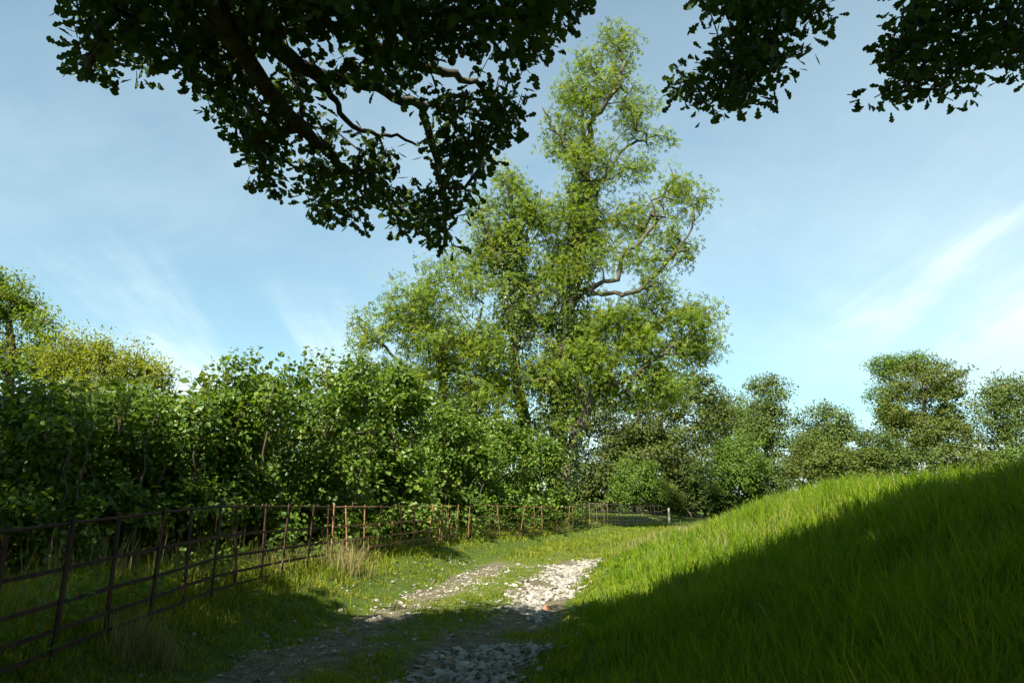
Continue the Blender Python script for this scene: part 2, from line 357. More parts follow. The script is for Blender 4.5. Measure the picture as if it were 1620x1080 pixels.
# leaf templates: x along the blade, y across, z up
T_HAZEL = (np.array([[0, 0, 0], [.3, .4, .1], [.78, .34, .06], [1, 0, -.12], [.78, -.34, .06], [.3, -.4, .1]]), np.array([0, 3, 2, 1, 0, 5, 4, 3]), np.array([4, 4]))
T_SIMPLE = (np.array([[0, 0, 0], [.5, .36, .08], [1, 0, -.08], [.5, -.36, .1]]), np.array([0, 3, 2, 1]), np.array([4]))
def t_oak():
    o = [(0, .03), (.24, .16), (.34, .09), (.5, .28), (.6, .18), (.78, .34), (1, .1)]
    V = [(x, y, .1*y) for x, y in o] + [(x, -y, .1*y) for x, y in o[::-1]]
    n = len(o); V += [(.02, 0, -.03), (.45, 0, -.04), (1.0, 0, -.1)]; c0, c1_, c2_ = 2*n, 2*n+1, 2*n+2
    f = []
    for i in range(n - 1): f.append((c1_, i + 1, i)); f.append((c1_, 2*n-1-i, 2*n-2-i))
    f.append((c1_, n, n-1)); f.append((c1_, 0, 2*n-1))
    return np.array(V), np.array(f).ravel(), np.full(len(f), 3)
T_OAK = t_oak()
def t_ash(pairs=2):
    V, L = [], []
    for k in range(pairs):
        for s in (-1, 1):
            b = np.array([.25 + .34*k, 0, -.04*k]); d = np.array([.55, s*.8, -.12]); d /= np.linalg.norm(d); w = np.array([.5, -s*.35, 0])*.24
            i = len(V); V += [b, b + d*.26 + w*.8, b + d*.55, b + d*.26 - w*.8]; L += [i, i+1, i+2, i+3] if s < 0 else [i, i+3, i+2, i+1]
    i = len(V); b = np.array([.42, 0, -.05]); V += [b, b + [.26, .14, -.02], b + [.6, 0, -.12], b + [.26, -.14, -.02]]; L += [i, i+3, i+2, i+1]
    return np.array(V), np.array(L), np.full(2*pairs + 1, 4)
T_ASH = t_ash(1)
def leaves(name, C, axis, up, size, tmpl, mat, parent, rnd, kind='stuff'):
    """C centres, axis pointing direction, up approximate leaf normal."""
    V0, L0, S0 = tmpl; n = len(C)
    X = axis/(np.linalg.norm(axis, axis=1)[:, None] + 1e-9)
    Y = np.cross(up, X); Y /= np.linalg.norm(Y, axis=1)[:, None] + 1e-9; Z = np.cross(X, Y)
    V = C[:, None] + size[:, None, None]*(V0[None, :, 0, None]*X[:, None] + V0[None, :, 1, None]*Y[:, None] + V0[None, :, 2, None]*Z[:, None])
    k = len(V0); L = (L0[None] + (np.arange(n)*k)[:, None]).ravel(); S = np.tile(S0, n)
    me = mesh_np(name, V.reshape(-1, 3), L, S, rnd=np.repeat(rnd, k))
    return tag(obj(name, me, mat, parent), kind=kind)
def clump_leaves(r, centres, per, rad, flat=.7, outward=None, upb=.8, droop=.2, sz=.1, szv=.35, crnd=.45, coh=0.0):
    n = len(centres)*per; cid = np.repeat(np.arange(len(centres)), per)
    rad_ = np.broadcast_to(rad, (len(centres),))[cid]
    d = r.normal(size=(n, 3)); d /= np.linalg.norm(d, axis=1)[:, None]
    rr = r.random(n)**.45
    off = d*rr[:, None]*rad_[:, None]; off[:, 2] *= flat
    C = centres[cid] + off
    ax = off/(rad_[:, None]) + r.normal(0, .55, (n, 3)); ax[:, 2] -= droop
    up = r.normal(0, .55, (n, 3)); up[:, 2] += upb; up += off/rad_[:, None]*.5
    if coh:
        up = r.normal(0, .42, (n, 3)) + off/rad_[:, None]*(.9*coh) + (outward[cid]*.5 if outward is not None else 0); up[:, 2] += .55
    elif outward is not None: up += outward[cid]*.6
    size = sz*(1 + szv*r.uniform(-1, 1, n))
    rnd = np.clip((1 - crnd)*r.random(n) + crnd*r.random(len(centres))[cid], 0, 1)
    return C, ax, up, size, rnd
def ell_pts(r, blobs, n, shell=.55, lump=.18):
    """clump centres spread through ellipsoid blobs [(centre, (rx,ry,rz))], favouring the shell."""
    w = np.array([b[1][0]*b[1][2] for b in blobs]); k = r.choice(len(blobs), n, p=w/w.sum())
    c = np.array([b[0] for b in blobs])[k]; s = np.array([b[1] for b in blobs])[k]
    d = r.normal(size=(n, 3)); d /= np.linalg.norm(d, axis=1)[:, None]
    rad = shell + (1 - shell)*r.random(n)**.6
    rad *= 1 + lump*np.sin(d[:, 0]*5 + k)*np.sin(d[:, 1]*4.1 + 2*k)*np.sin(d[:, 2]*6 + k*.7)
    return c + d*s*rad[:, None], d
def lobes(blobs, seed, k=5, spread=.72, size=.5, core=.6):
    """breaks each ellipsoid into several smaller uneven lobes"""
    r = np.random.default_rng(seed); out_ = []
    for c, s_ in blobs:
        s_ = np.array(s_); out_.append((np.array(c), tuple(s_*core)))
        for q in range(k):
            d = r.normal(size=3); d /= np.linalg.norm(d); out_.append((np.array(c) + d*s_*spread*r.uniform(.75, 1.2), tuple(s_*size*r.uniform(.5, 1.15, 3))))
    return out_
def gz(x, y): return float(height(x, y))
def simple_tree(name, label, cat, base, blobs, leafmat, barkmat, seed, nclump, per, crad, lsz, tmpl=T_SIMPLE, stems=1, trunk_r=.2, group=None, shell=.5,
                flat=.7, step=.8, upb=.8, r0=.012, extra=None, power=.42, keep=None, lump=.18, lob=(4, .6, .48, .95), coh=0.0):
    r = np.random.default_rng(seed); bx, by = base; bz = gz(bx, by) - .05
    root = empty(name, (bx, by, bz), label, cat, group)
    C, dirs = ell_pts(r, lobes(blobs, seed + 900, *lob), nclump, shell*.8, lump)
    ok = C[:, 2] > height(C[:, 0], C[:, 1]) + .12
    if keep is not None: ok &= keep(C)
    C, dirs = C[ok], dirs[ok]
    top = max(b[0][2] for b in blobs); cx = np.mean([b[0][0] for b in blobs]); cyv = np.mean([b[0][1] for b in blobs])
    roots = []
    for s in range(stems):
        a = 2*np.pi*s/max(1, stems) + r.random(); sp = 0 if stems == 1 else .25
        tgt = np.array([cx, cyv, top]) if stems == 1 else np.array(blobs[s % len(blobs)][0]) + np.array([math.cos(a), math.sin(a), 0])*.5
        f = np.linspace(0, 1, 9)[:, None]
        b0 = np.array([bx + sp*math.cos(a), by + sp*math.sin(a), bz])
        Pp = b0 + (tgt - b0)*f; Pp[1:-1] += r.normal(0, .05, (7, 3))*np.array([1, 1, .2])*np.linalg.norm(tgt - b0)*.22
        Pp[:, 2] = b0[2] + (tgt[2] - b0[2])*f[:, 0]**.9
        roots.append((Pp, trunk_r*(1 - .8*f[:, 0])))
    if extra: roots += extra
    tr, lb = grow(roots, C, seed, step=step, r0=r0, power=power)
    tubes('trunk', tr, barkmat, root)
    if lb: tubes('branchwork', lb, barkmat, root)
    Cc = clump_leaves(r, C, per, crad*r.uniform(.65, 1.3, len(C)), flat=flat, outward=dirs, sz=lsz, upb=upb, coh=coh)
    leaves('crown', *Cc[:4], tmpl, leafmat, root, Cc[4])
    return root, C
def blob(px, py, Y, rx, rz, ry=None):      # radii in pixels at that distance, ry in metres
    s = Y/F; return (at(px, py, Y), (rx*s, ry if ry else max(.5, (rx + rz)*.5*s), rz*s))
#@@STRUCTURE_END

# ------------------------------------------------------------------ iron estate fence along the track
def bar_mesh(name, sx, sy, sz, bev, mat, round_top=False):
    bm = bmesh.new(); bmesh.ops.create_cube(bm, size=1); bmesh.ops.scale(bm, vec=(sx, sy, sz), verts=bm.verts); bmesh.ops.translate(bm, vec=(0, 0, sz/2), verts=bm.verts)
    bmesh.ops.bevel(bm, geom=[e for e in bm.edges], offset=bev, segments=1, affect='EDGES')
    if round_top:
        for k in range(5):      # lugs where the rails pass
            zz_ = RAILS[k]*1.0; q = bmesh.ops.create_cube(bm, size=1)['verts']; bmesh.ops.scale(bm, vec=(sx*1.08, sy*1.5, .036), verts=q); bmesh.ops.translate(bm, vec=(0, 0, zz_ + SINK), verts=q)
    me = bpy.data.meshes.new(name); bm.to_mesh(me); bm.free(); me.materials.append(mat); return me
RAILS = [1.2, .80, .50, .27, .09]; SINK = .25
def rail_mesh(pts, w, h, rnd_):
    # rectangular bar swept along the post positions, with slight sag and kinks between posts
    P = np.array(pts); out_ = []
    for a, b in zip(P[:-1], P[1:]):
        for f in (0, .5): out_.append(a + (b - a)*f - np.array([0, 0, (.004*rnd_.random()) if f else 0]))
    out_.append(P[-1]); P = np.array(out_); T = np.gradient(P, axis=0); T[:, 2] = 0; T /= np.linalg.norm(T, axis=1)[:, None]
    S = np.stack([-T[:, 1], T[:, 0], 0*T[:, 0]], 1); U = np.array([0, 0, 1.])
    V = np.stack([P + S*w/2 + U*h/2, P - S*w/2 + U*h/2, P - S*w/2 - U*h/2, P + S*w/2 - U*h/2], 1).reshape(-1, 3); n = len(P)
    Fc = [[i*4 + j, i*4 + (j+1) % 4, (i+1)*4 + (j+1) % 4, (i+1)*4 + j] for i in range(n-1) for j in range(4)] + [[0, 1, 2, 3], [n*4-1, n*4-2, n*4-3, n*4-4]]
    return mesh_np('rail', V, Fc, np.full(len(Fc), 4))
def fence(name, label, posts, mat, seed, lean=.03, skip=(), hgt=1.2, grp=None, rails=5, special=None, thick=1.0):
    r = np.random.default_rng(seed); x0, y0 = posts[0]
    root = empty(name, (x0, y0, gz(x0, y0)), label, 'fence', grp)
    pm = bar_mesh('post', .046*thick, .016*thick, hgt + .03 + SINK, .004, mat, True)
    tops = []
    for i, (x, y) in enumerate(posts):
        z0 = float(height(x, y, False)) + .03; a, b = posts[max(0, i-1)], posts[min(len(posts)-1, i+1)]; rz = math.atan2(b[1]-a[1], b[0]-a[0])
        tops.append((x, y, z0))
        if i in skip: continue
        o = bpy.data.objects.new('post', pm); link(o, root); o.matrix_parent_inverse = Matrix.Translation(root.location).inverted()
        l = r.normal(0, lean, 2) if i not in (special or {}) else special[i]
        o.location = (x, y, z0 - SINK); o.rotation_euler = (l[0], l[1], rz + r.normal(0, .05)); o.scale.z = (1.25 + SINK)/(1.23 + SINK)
    for k in range(rails):
        zoff = RAILS[k]*hgt/1.2
        segs = []; cur = []
        for i, tq in enumerate(tops):
            cur.append((tq[0], tq[1], tq[2] + zoff + r.normal(0, .004)))
            if len(cur) >= 9: segs.append(cur); cur = [cur[-1]]
        if len(cur) > 1: segs.append(cur)
        for sg in segs:
            if k == 0: tubes('rail', [(np.array(sg), np.full(len(sg), .013*thick), 6)], mat, root)
            else: obj('rail', rail_mesh(sg, .009*thick, .03*thick, r), mat, root)
    return root
near_px = [(117, 6.6), (194, 7.4), (257, 8.2), (307, 9.0), (348, 9.85), (386, 10.7), (422, 11.6), (452, 12.5), (490, 13.5), (523, 14.5)]
mid_px = [(523, 14.5), (551, 15.5), (575, 16.4), (594, 17.3), (615, 18.3), (632, 19.2), (651, 20.1), (673, 21.1), (692, 22.0), (706, 22.9), (718, 23.7)]
def fpos(px, Y, py=809): q = at(px, py, Y); return (float(q[0]), Y)
near = [(-4.15, 4.2), (-4.15, 5.0), (-4.13, 5.8)] + [fpos(*q) for q in near_px]
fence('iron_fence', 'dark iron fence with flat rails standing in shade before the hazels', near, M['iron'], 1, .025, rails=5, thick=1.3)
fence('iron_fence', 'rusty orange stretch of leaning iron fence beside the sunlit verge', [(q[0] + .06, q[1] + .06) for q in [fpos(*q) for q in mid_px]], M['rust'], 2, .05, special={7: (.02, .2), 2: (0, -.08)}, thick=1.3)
a, b = fpos(718, 23.7), fpos(905, 37.4)
gap = [(a[0] + (b[0]-a[0])*f + .05, a[1] + (b[1]-a[1])*f + .05) for f in np.linspace(0, 1, 15)[1:]]
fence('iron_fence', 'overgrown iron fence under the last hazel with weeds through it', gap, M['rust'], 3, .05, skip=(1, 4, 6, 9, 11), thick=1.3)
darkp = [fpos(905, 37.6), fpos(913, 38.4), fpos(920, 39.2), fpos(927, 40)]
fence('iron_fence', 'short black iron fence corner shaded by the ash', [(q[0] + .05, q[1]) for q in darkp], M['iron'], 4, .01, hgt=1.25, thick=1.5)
farpx = np.linspace(933, 1047, 21); farY = np.linspace(41, 56, 21)
fence('iron_railing', 'rusty brown railing closing the far end of the track', [fpos(p_, y_, 806) for p_, y_ in zip(farpx, farY)], M['palerust'], 5, .012, hgt=1.3, thick=1.7)
x, y = fpos(1058, 55, 808); z = gz(x, y)
bm = bmesh.new(); bmesh.ops.create_cone(bm, cap_ends=True, segments=9, radius1=.1, radius2=.08, depth=1.7)
for v in bm.verts: v.co.x += .06*v.co.z*0 + .012*math.sin(v.co.z*3 + v.co.y*20); v.co.z += .03*v.co.x*10 if v.co.z > 0 else 0
bmesh.ops.bevel(bm, geom=bm.edges[:], offset=.012, segments=1, affect='EDGES')
me = bpy.data.meshes.new('wooden_post'); bm.to_mesh(me); bm.free(); o = obj('wooden_post', me, M['palewood']); o.location = (x, y, z + .3)
tag(o, 'pale weathered wooden post at the end of the rusty railing', 'post')

# ------------------------------------------------------------------ hazels behind the fence
HZ = [ # px, top py, Y, half width px, label
 (30, 592, 9.6, 120, 'dark hazel bush in the shade behind the near end of the iron fence'),
 (165, 600, 11.4, 95, 'hazel bush half in shade beside the darkest hazel'),
 (285, 588, 13.0, 95, 'hazel bush with sunlit lower sprays reaching over the fence rail'),
 (400, 536, 14.6, 85, 'tall hazel bush with pointed shoots above its crown'),
 (515, 532, 16.4, 85, 'tall hazel bush behind the last dark fence posts'),
 (618, 562, 21.5, 80, 'bright hazel bush behind the rusty orange fence posts'),
 (712, 606, 28.0, 80, 'broad hazel bush in full sun before the pale ash'),
 (800, 652, 33.5, 70, 'yellow green hazel bush hanging over the overgrown fence'),
 (850, 680, 37.5, 50, 'low hazel bush at the foot of the tall ash'),
]
for i, (px, top, Y, hw, lab) in enumerate(HZ):
    s = Y/F; r_ = np.random.default_rng(100 + i); bl = []
    c = at(px, 800, Y + .3)
    hpx = 815 - top
    for k in range(9):
        fx = r_.uniform(-.75, .75); fz = r_.uniform(.4, .82) if k < 5 else r_.uniform(.05, .3)
        bl.append((at(px + fx*hw, 815 - hpx*fz, Y + .9 + r_.uniform(-.5, .9)), (hw*s*r_.uniform(.4, .6), r_.uniform(.9, 1.3), hpx*s*r_.uniform(.17, .27))))
    bl.append((at(px, 815 - hpx*.5, Y + 1.4), (hw*s*.85, 1.3, hpx*s*.42))); bl.append((at(px, 815 - hpx*.06, Y + 1.5), (hw*s*1.0, 1.2, hpx*s*.24))); 
    for f in (-.6, 0, .6):
        q = at(px + f*hw, 800, Y + .95); bl.append(((q[0], q[1], gz(q[0], q[1]) + .85), (hw*s*.5, .7, .75)))
    root, C = simple_tree('hazel_bush', lab, 'bush', (c[0], Y + .9), bl, M['hazel'], M['bark'], 200 + i, 425, 25, .33*(Y/13)**.35, .088 if Y < 13 else (.1 if Y < 20 else .14),
        T_HAZEL, stems=5, trunk_r=.045, group='hazels along the fence', shell=.55, flat=.62, step=.35, upb=.9, r0=.005, lump=.25, lob=(3, .62, .5, .9))
    # upright leading shoots
    n = 8 if i < 6 else 5; sh = []; LC = []
    for k in range(n):
        f = r_.uniform(-.95, .95); q = at(px + f*hw, top + hpx*(.1 + .16*f*f) + r_.uniform(0, 18), Y + .9 + r_.uniform(-.7, .9)); L = r_.uniform(.25, .5)*(1 if Y < 18 else 1.3)
        tip = q + np.array([r_.normal(0, .13), r_.normal(0, .13), L]); base_ = q - np.array([0, 0, .6]); f_ = np.linspace(0, 1, 5)[:, None]
        pp = base_ + (tip - base_)*f_; sh.append((pp, np.linspace(.009, .003, 5), 4))
        for m in range(13):
            g_ = .2 + .8*m/12; LC.append(base_ + (tip - base_)*g_)
    tubes('shoot', sh, M['bark'], root)
    LC = np.array(LC); n = len(LC); ax = r_.normal(0, 1, (n, 3)); ax[:, 2] = r_.normal(-.15, .3, n); up = r_.normal(0, .35, (n, 3)); up[:, 2] += 1
    leaves('shoot_leaf', LC, ax, up, (.115 if Y < 20 else .14)*r_.uniform(.6, 1.1, n), T_HAZEL, M['hazel'], root, r_.random(n))
# thicket standing behind the hazels
for i, (px, py, Y, rx, rz) in enumerate([(60, 700, 15, 170, 90), (260, 690, 18, 150, 90), (460, 670, 22, 150, 100), (640, 680, 31, 120, 90), (770, 700, 40, 90, 80)]):
    bl = [blob(px - rx*.4, py, Y, rx*.6, rz, 1.8), blob(px + rx*.4, py + 10, Y, rx*.6, rz*.95, 1.8), blob(px, py + 75, Y, rx*1.1, rz*.75, 1.6)]
    c = at(px, 800, Y)
    simple_tree('thicket_bush', ['dark thicket bush seen between the shaded hazels', 'dark thicket bush behind the sunlit hazel sprays', 'dark thicket bush behind the tallest hazels',
        'dark thicket bush behind the bright hazel', 'dark thicket bush under the ivy clad ash'][i], 'bush', (c[0], Y), bl, M['dark'], M['bark'], 300 + i, 340, 20, .6, .24, T_SIMPLE, stems=3, trunk_r=.06, group='thicket behind the hazels', step=.6, r0=.008)

# ------------------------------------------------------------------ ash trees
def ash(label, base, trunks, blobs, seed, nclump, per, crad, lsz, mat='ash', ivy=None, shell=.25, r0=.016, tr0=.45, keep=None, name='ash_tree'):
    r = np.random.default_rng(seed); root = empty(name, (base[0], base[1], gz(*base) - .1), label, 'tree')
    roots = []
    for k, (pts, ra, rb) in enumerate(trunks):
        P = np.array(pts); f = np.linspace(0, 1, len(P)); ff = np.linspace(0, 1, len(P)*4)
        P = np.stack([np.interp(ff, f, P[:, q]) for q in range(3)], 1); P[1:-1] += r.normal(0, .1, (len(P)-2, 3))*np.array([1, 1, .5])
        if k == 0: P[0] = (base[0], base[1], gz(*base) - .1)
        roots.append((P, ra + (rb - ra)*ff))
    C, d = ell_pts(r, lobes(blobs, seed + 900, 6, .78, .46, .72), nclump, .1, .3)
    C = C + r.normal(0, .28, C.shape)
    tr, lb = grow(roots, C, seed, step=.75, r0=r0, power=.47, wig=.16, droop=.06, up=.9)
    tubes('trunk', tr, M['ashbark'], root); tubes('branchwork', lb, M['ashbark'], root)
    Cc = clump_leaves(r, C, per, crad*r.uniform(.55, 1.5, len(C)), flat=.75, outward=d*.5, sz=lsz*.9, upb=.7, droop=.6)
    leaves('crown', *Cc[:4], T_ASH, M[mat], root, Cc[4])
    if ivy:
        LC, AX = [], []
        for pts, r1, r2, n in ivy:
            P = np.array(pts); f = np.linspace(0, 1, len(P)); u = r.random(n); c = np.stack([np.interp(u, f, P[:, q]) for q in range(3)], 1)
            a = r.uniform(0, 2*np.pi, n); lump = .65 + .7*vnoise(a*1.6 + seed, u*9, seed); rad = (r1 + (r2 - r1)*u)*lump*r.uniform(.75, 1.1, n)
            o_ = np.stack([np.cos(a), np.sin(a), 0*a], 1); LC.append(c + o_*rad[:, None] + r.normal(0, .08, (n, 3))); AX.append(o_)
        LC = np.concatenate(LC); AX = np.concatenate(AX); n = len(LC); ax = AX*.3 + r.normal(0, .5, (n, 3)); ax[:, 2] -= .7
        up = AX + r.normal(0, .45, (n, 3)); up[:, 2] += .5
        leaves('ivy', LC, ax, up, r.uniform(.14, .26, n), T_SIMPLE, M['ivy'], root, r.random(n))
    return root
Y = 42.0; A = lambda px, py, dy=0: at(px, py, Y + dy)
main = [A(880, 820), A(886, 700), A(884, 600), A(900, 500), A(916, 420), A(922, 350), A(926, 290), A(930, 235)]
b0 = A(880, 820)
ash('tall ash with open top towering over the hazels', (b0[0], b0[1]),
    [(main, .62, .3), ([A(930, 240), A(936, 190), A(960, 165, -.6), A(982, 130, -.8), A(986, 95, -.5), A(976, 60)], .24, .06),
     ([A(928, 250), A(918, 200, .6), A(920, 180, .8), A(948, 150, .6), A(940, 110)], .2, .05),
     ([A(926, 290), A(900, 240, -.4), A(872, 195, -.8), A(858, 170, -1)], .17, .05),
     ([A(905, 470), A(950, 445, -1), A(975, 442, -1.4), A(985, 405, -1.6), A(1012, 385, -2), A(1036, 352, -2.2), A(1026, 310, -2)], .12, .04),
     ([A(940, 465, -.8), A(970, 462, -1.3), A(1005, 466, -1.8), A(1050, 420, -2), A(1095, 360, -2)], .085, .03),
     ([A(922, 350), A(950, 290, 1), A(990, 230, 1.3), A(1040, 215, 1.2)], .16, .05)],
    [(A(972, 62), (1.5, 1.6, 1.9)), (A(955, 105), (2.2, 2, 1.7)), (A(930, 235), (2.2, 2, 1.6)), (A(925, 150), (2.6, 2.4, 2)), (A(1005, 160), (1.9, 2, 2.1)), (A(885, 205), (1.6, 1.8, 1.7)), (A(960, 262), (3.2, 2.8, 2.2)), (A(1040, 215), (1.2, 1.3, .7)),
     (A(1065, 300, -1.5), (2, 2, 1.9)), (A(1005, 405, -1.7), (1.7, 1.4, 1.3)), (A(1035, 440, -1.8), (1.3, 1.2, .9)), (A(1000, 350), (3.1, 2.8, 2.3)), (A(905, 350), (2.2, 2.5, 2.8)), (A(1075, 385, -1.6), (1.6, 1.6, 1.4)), (A(895, 430), (3, 2.8, 2.4)), (A(870, 520), (3.4, 2.8, 2.6)),
     (A(880, 620, -1), (2.6, 2.4, 3))],
    31, 1330, 18, .8, .35, ivy=[([A(884, 600), A(900, 500), A(916, 420), A(922, 350), A(926, 285)], 1.3, .8, 5200), ([A(884, 760), A(884, 600)], 1.2, 1.3, 2600)])
Y = 41.0
b0 = A(842, 820)
ash('ash stem thickly clad in ivy beside the tall ash', (b0[0], b0[1]),
    [([A(842, 820), A(828, 680), A(814, 560), A(808, 480), A(806, 400), A(812, 330), A(800, 280)], .45, .08), ([A(808, 440), A(770, 380, -.5), A(760, 330)], .14, .04), ([A(808, 430), A(840, 360, .3), A(856, 300)], .13, .04)],
    [(A(806, 305), (2.1, 2, 1.9)), (A(765, 355), (1.7, 1.7, 2)), (A(850, 335), (1.8, 1.7, 2)), (A(800, 410), (2.4, 2.2, 2.4)), (A(745, 410), (1.2, 1.3, 1.3)), (A(852, 470), (2.2, 2, 2.2)), (A(805, 620, -1), (2.6, 2.2, 3))],
    32, 560, 18, .72, .36, ivy=[([A(818, 620), A(810, 500), A(806, 420), A(810, 355)], 1.25, .75, 4200)])
Y = 38.0
b0 = A(690, 820)
ash('wide pale ash crown rising behind the bright hazels', (b0[0], b0[1]),
    [([A(690, 820), A(692, 700), A(700, 600), A(690, 540), A(670, 480)], .35, .08), ([A(700, 600), A(745, 540), A(765, 480)], .18, .05), ([A(696, 640), A(640, 580), A(590, 530)], .16, .04)],
    [(A(640, 480), (2.4, 2.3, 1.8)), (A(715, 465), (2.3, 2.2, 2)), (A(598, 525), (2, 2, 1.5)), (A(690, 540), (3.3, 2.8, 2)), (A(760, 530), (2.2, 2.2, 2.4)), (A(640, 590), (3, 2.6, 1.8)), (A(720, 620), (2.8, 2.4, 2)), (A(690, 425), (.9, .9, .8))],
    33, 700, 18, .72, .34, r0=.013)
Y = 41.0
b0 = A(890, 790, 1)
ash('spreading ash crown drooping over the dark sycamore', (b0[0], b0[1]),
    [([A(890, 800, 1), A(905, 700, .5), A(950, 600), A(1000, 530), A(1060, 500), A(1100, 480)], .35, .06), ([A(946, 620), A(1010, 590, -.5), A(1070, 540, -.6)], .16, .05), ([A(928, 680), A(915, 600), A(910, 550)], .15, .05)],
    [(A(1065, 495), (2.9, 2.4, 1.5)), (A(985, 500), (2.7, 2.4, 1.9)), (A(1040, 555), (3.2, 2.7, 1.8)), (A(945, 560), (2.4, 2.2, 2.2)), (A(1098, 540), (1.1, 1.3, 1.9)), (A(1010, 615), (2.8, 2.2, 1.3)), (A(1120, 485), (.7, .8, .7))],
    34, 720, 18, .74, .36, mat='ash', r0=.013)

# ------------------------------------------------------------------ trees and bushes beyond the railing
def T(name, lab, base_px, Y, blobs, mat, seed, n, per, crad, lsz, stems=1, tr=.3, grp=None, cat='tree', **kw):
    c = at(base_px, 800, Y); simple_tree(name, lab, cat, (c[0], Y), [blob(p_, q_, Y + dy, rx, rz) for p_, q_, rx, rz, dy in blobs], M[mat], M['bark'], seed, n, per, crad, lsz, stems=stems, trunk_r=tr, group=grp, step=1.0, r0=.014, coh=1.0, **kw)
T('sycamore_tree', 'broad dark sycamore behind the rusty railing', 1000, 74, [(985, 650, 100, 60, 0), (1085, 640, 75, 62, 1), (940, 720, 55, 60, -1), (1050, 715, 95, 55, -1), (1128, 668, 40, 55, 2), (930, 630, 50, 60, 0), (990, 740, 90, 50, 0), (1040, 690, 110, 60, 3), (960, 780, 60, 40, 1), (1050, 780, 70, 40, 1)], 'sycamore', 41, 1235, 32, 1.15, 0.297, tr=.5, shell=.6, upb=1.1, flat=.5)
T('round_bush', 'round dark green bush standing right behind the railing', 1012, 68, [(1005, 758, 38, 40, 0), (1030, 775, 30, 28, 0), (985, 785, 26, 24, 0)], 'green', 42, 247, 49, .6, 0.176, 3, .08, cat='bush')
T('olive_bush', 'small olive bush beside the pale wooden post', 1056, 69, [(1055, 786, 24, 26, 0), (1072, 795, 16, 16, 0)], 'olive', 43, 143, 41, .5, 0.155, 3, .06, cat='bush')
T('dark_bush', 'dark ragged bush between the round bushes', 1090, 72, [(1085, 745, 36, 42, 0), (1105, 770, 34, 36, 0), (1070, 770, 26, 30, 0)], 'dark', 44, 247, 41, .7, 0.183, 3, .08, cat='bush')
T('round_bush', 'light green round bush before the tall distant trees', 1165, 74, [(1165, 725, 48, 50, 0), (1150, 755, 46, 36, -1), (1190, 750, 32, 36, 0)], 'green', 45, 338, 49, .8, 0.196, 3, .1, cat='bush')
T('distant_tree', 'tall narrow grey green tree above the light round bush', 1215, 88, [(1215, 630, 38, 42, 0), (1205, 680, 44, 50, 0), (1225, 720, 40, 50, 0)], 'far', 46, 338, 49, 1.15, 0.266, tr=.35)
T('distant_tree', 'low domed distant tree seen behind the sycamore', 1150, 120, [(1150, 652, 44, 36, 0), (1170, 690, 50, 45, 0), (1125, 660, 30, 30, 0)], 'far', 47, 260, 44, 1.5, 0.351, tr=.35)
T('distant_tree', 'rounded grey green tree beside a reddish bush', 1310, 84, [(1305, 672, 48, 36, 0), (1330, 700, 32, 38, -1), (1290, 710, 44, 40, 0)], 'far', 48, 325, 49, 1.1, 0.253, tr=.35)
T('brown_bush', 'reddish brown bush at the foot of the rounded tree', 1278, 70, [(1278, 715, 24, 30, 0), (1290, 742, 28, 22, 0), (1260, 740, 22, 20, 0)], 'olive', 49, 156, 41, .75, 0.183, 3, .08, cat='bush')
T('field_tree', 'big olive green tree standing alone on the bank', 1475, 76, [(1465, 600, 62, 36, 0), (1500, 645, 46, 50, 0), (1440, 680, 52, 40, 0), (1490, 695, 60, 38, -1), (1425, 640, 40, 38, 0), (1530, 690, 22, 34, 0)], 'olive', 50, 546, 49, 1.0, 0.239, tr=.45, shell=.6, upb=1.1, flat=.5)
T('field_tree', 'paler open tree leaning out behind the big olive tree', 1415, 83, [(1400, 585, 30, 24, 0), (1440, 574, 40, 18, 0), (1392, 625, 24, 24, 0), (1405, 655, 24, 26, 0)], 'green', 51, 195, 41, 1.0, 0.253, tr=.3, shell=.3)
T('hedge_bush', 'low green bush left of the big olive tree', 1388, 74, [(1385, 705, 32, 34, 0), (1410, 720, 26, 26, 0), (1362, 722, 22, 20, 0)], 'dark', 52, 182, 41, .85, 0.211, 3, .08, cat='bush')
T('field_tree', 'thin pale green tree with bare stems right of the olive tree', 1592, 80, [(1590, 620, 50, 32, 0), (1620, 645, 40, 50, 0), (1568, 655, 34, 44, 0), (1600, 700, 60, 34, 0)], 'far', 53, 299, 41, 1.05, 0.253, tr=.22, stems=3, shell=.3)
T('field_tree', 'bushy pale green tree at the end of the bank', 1690, 86, [(1690, 640, 50, 45, 0), (1670, 690, 50, 40, 0), (1720, 690, 40, 40, 0)], 'far', 54, 234, 41, 1.1, 0.266, tr=.3)
for i, (px, lab) in enumerate([(1335, 'low ragged hedge bush beside the dry bracken'), (1440, 'low hedge bush under the big olive tree'), (1540, 'low hedge bush between the olive tree and the thin tree'), (1630, 'low hedge bush under the thin pale tree')]):
    T('hedge_bush', lab, px, 68, [(px - 25, 728, 38, 24, 0), (px + 25, 732, 38, 24, 0), (px, 758, 66, 26, 0)], ['olive', 'dark', 'olive', 'green'][i], 90 + i, 120, 45, .8, .26, 3, .06, cat='bush')
for i, (px, lab) in enumerate([(940, 'dark low bush under the spreading ash'), (1115, 'dark low bush at the foot of the light round bush'), (1235, 'dark low bush at the foot of the tall narrow tree'), (1180, 'dark low bush half hidden behind the crest of the bank')]):
    T('low_bush', lab, px, 75, [(px - 22, 775, 32, 30, 0), (px + 22, 780, 32, 28, 0), (px, 800, 55, 26, 0)], 'dark', 96 + i, 120, 45, .7, .26, 3, .06, cat='bush')
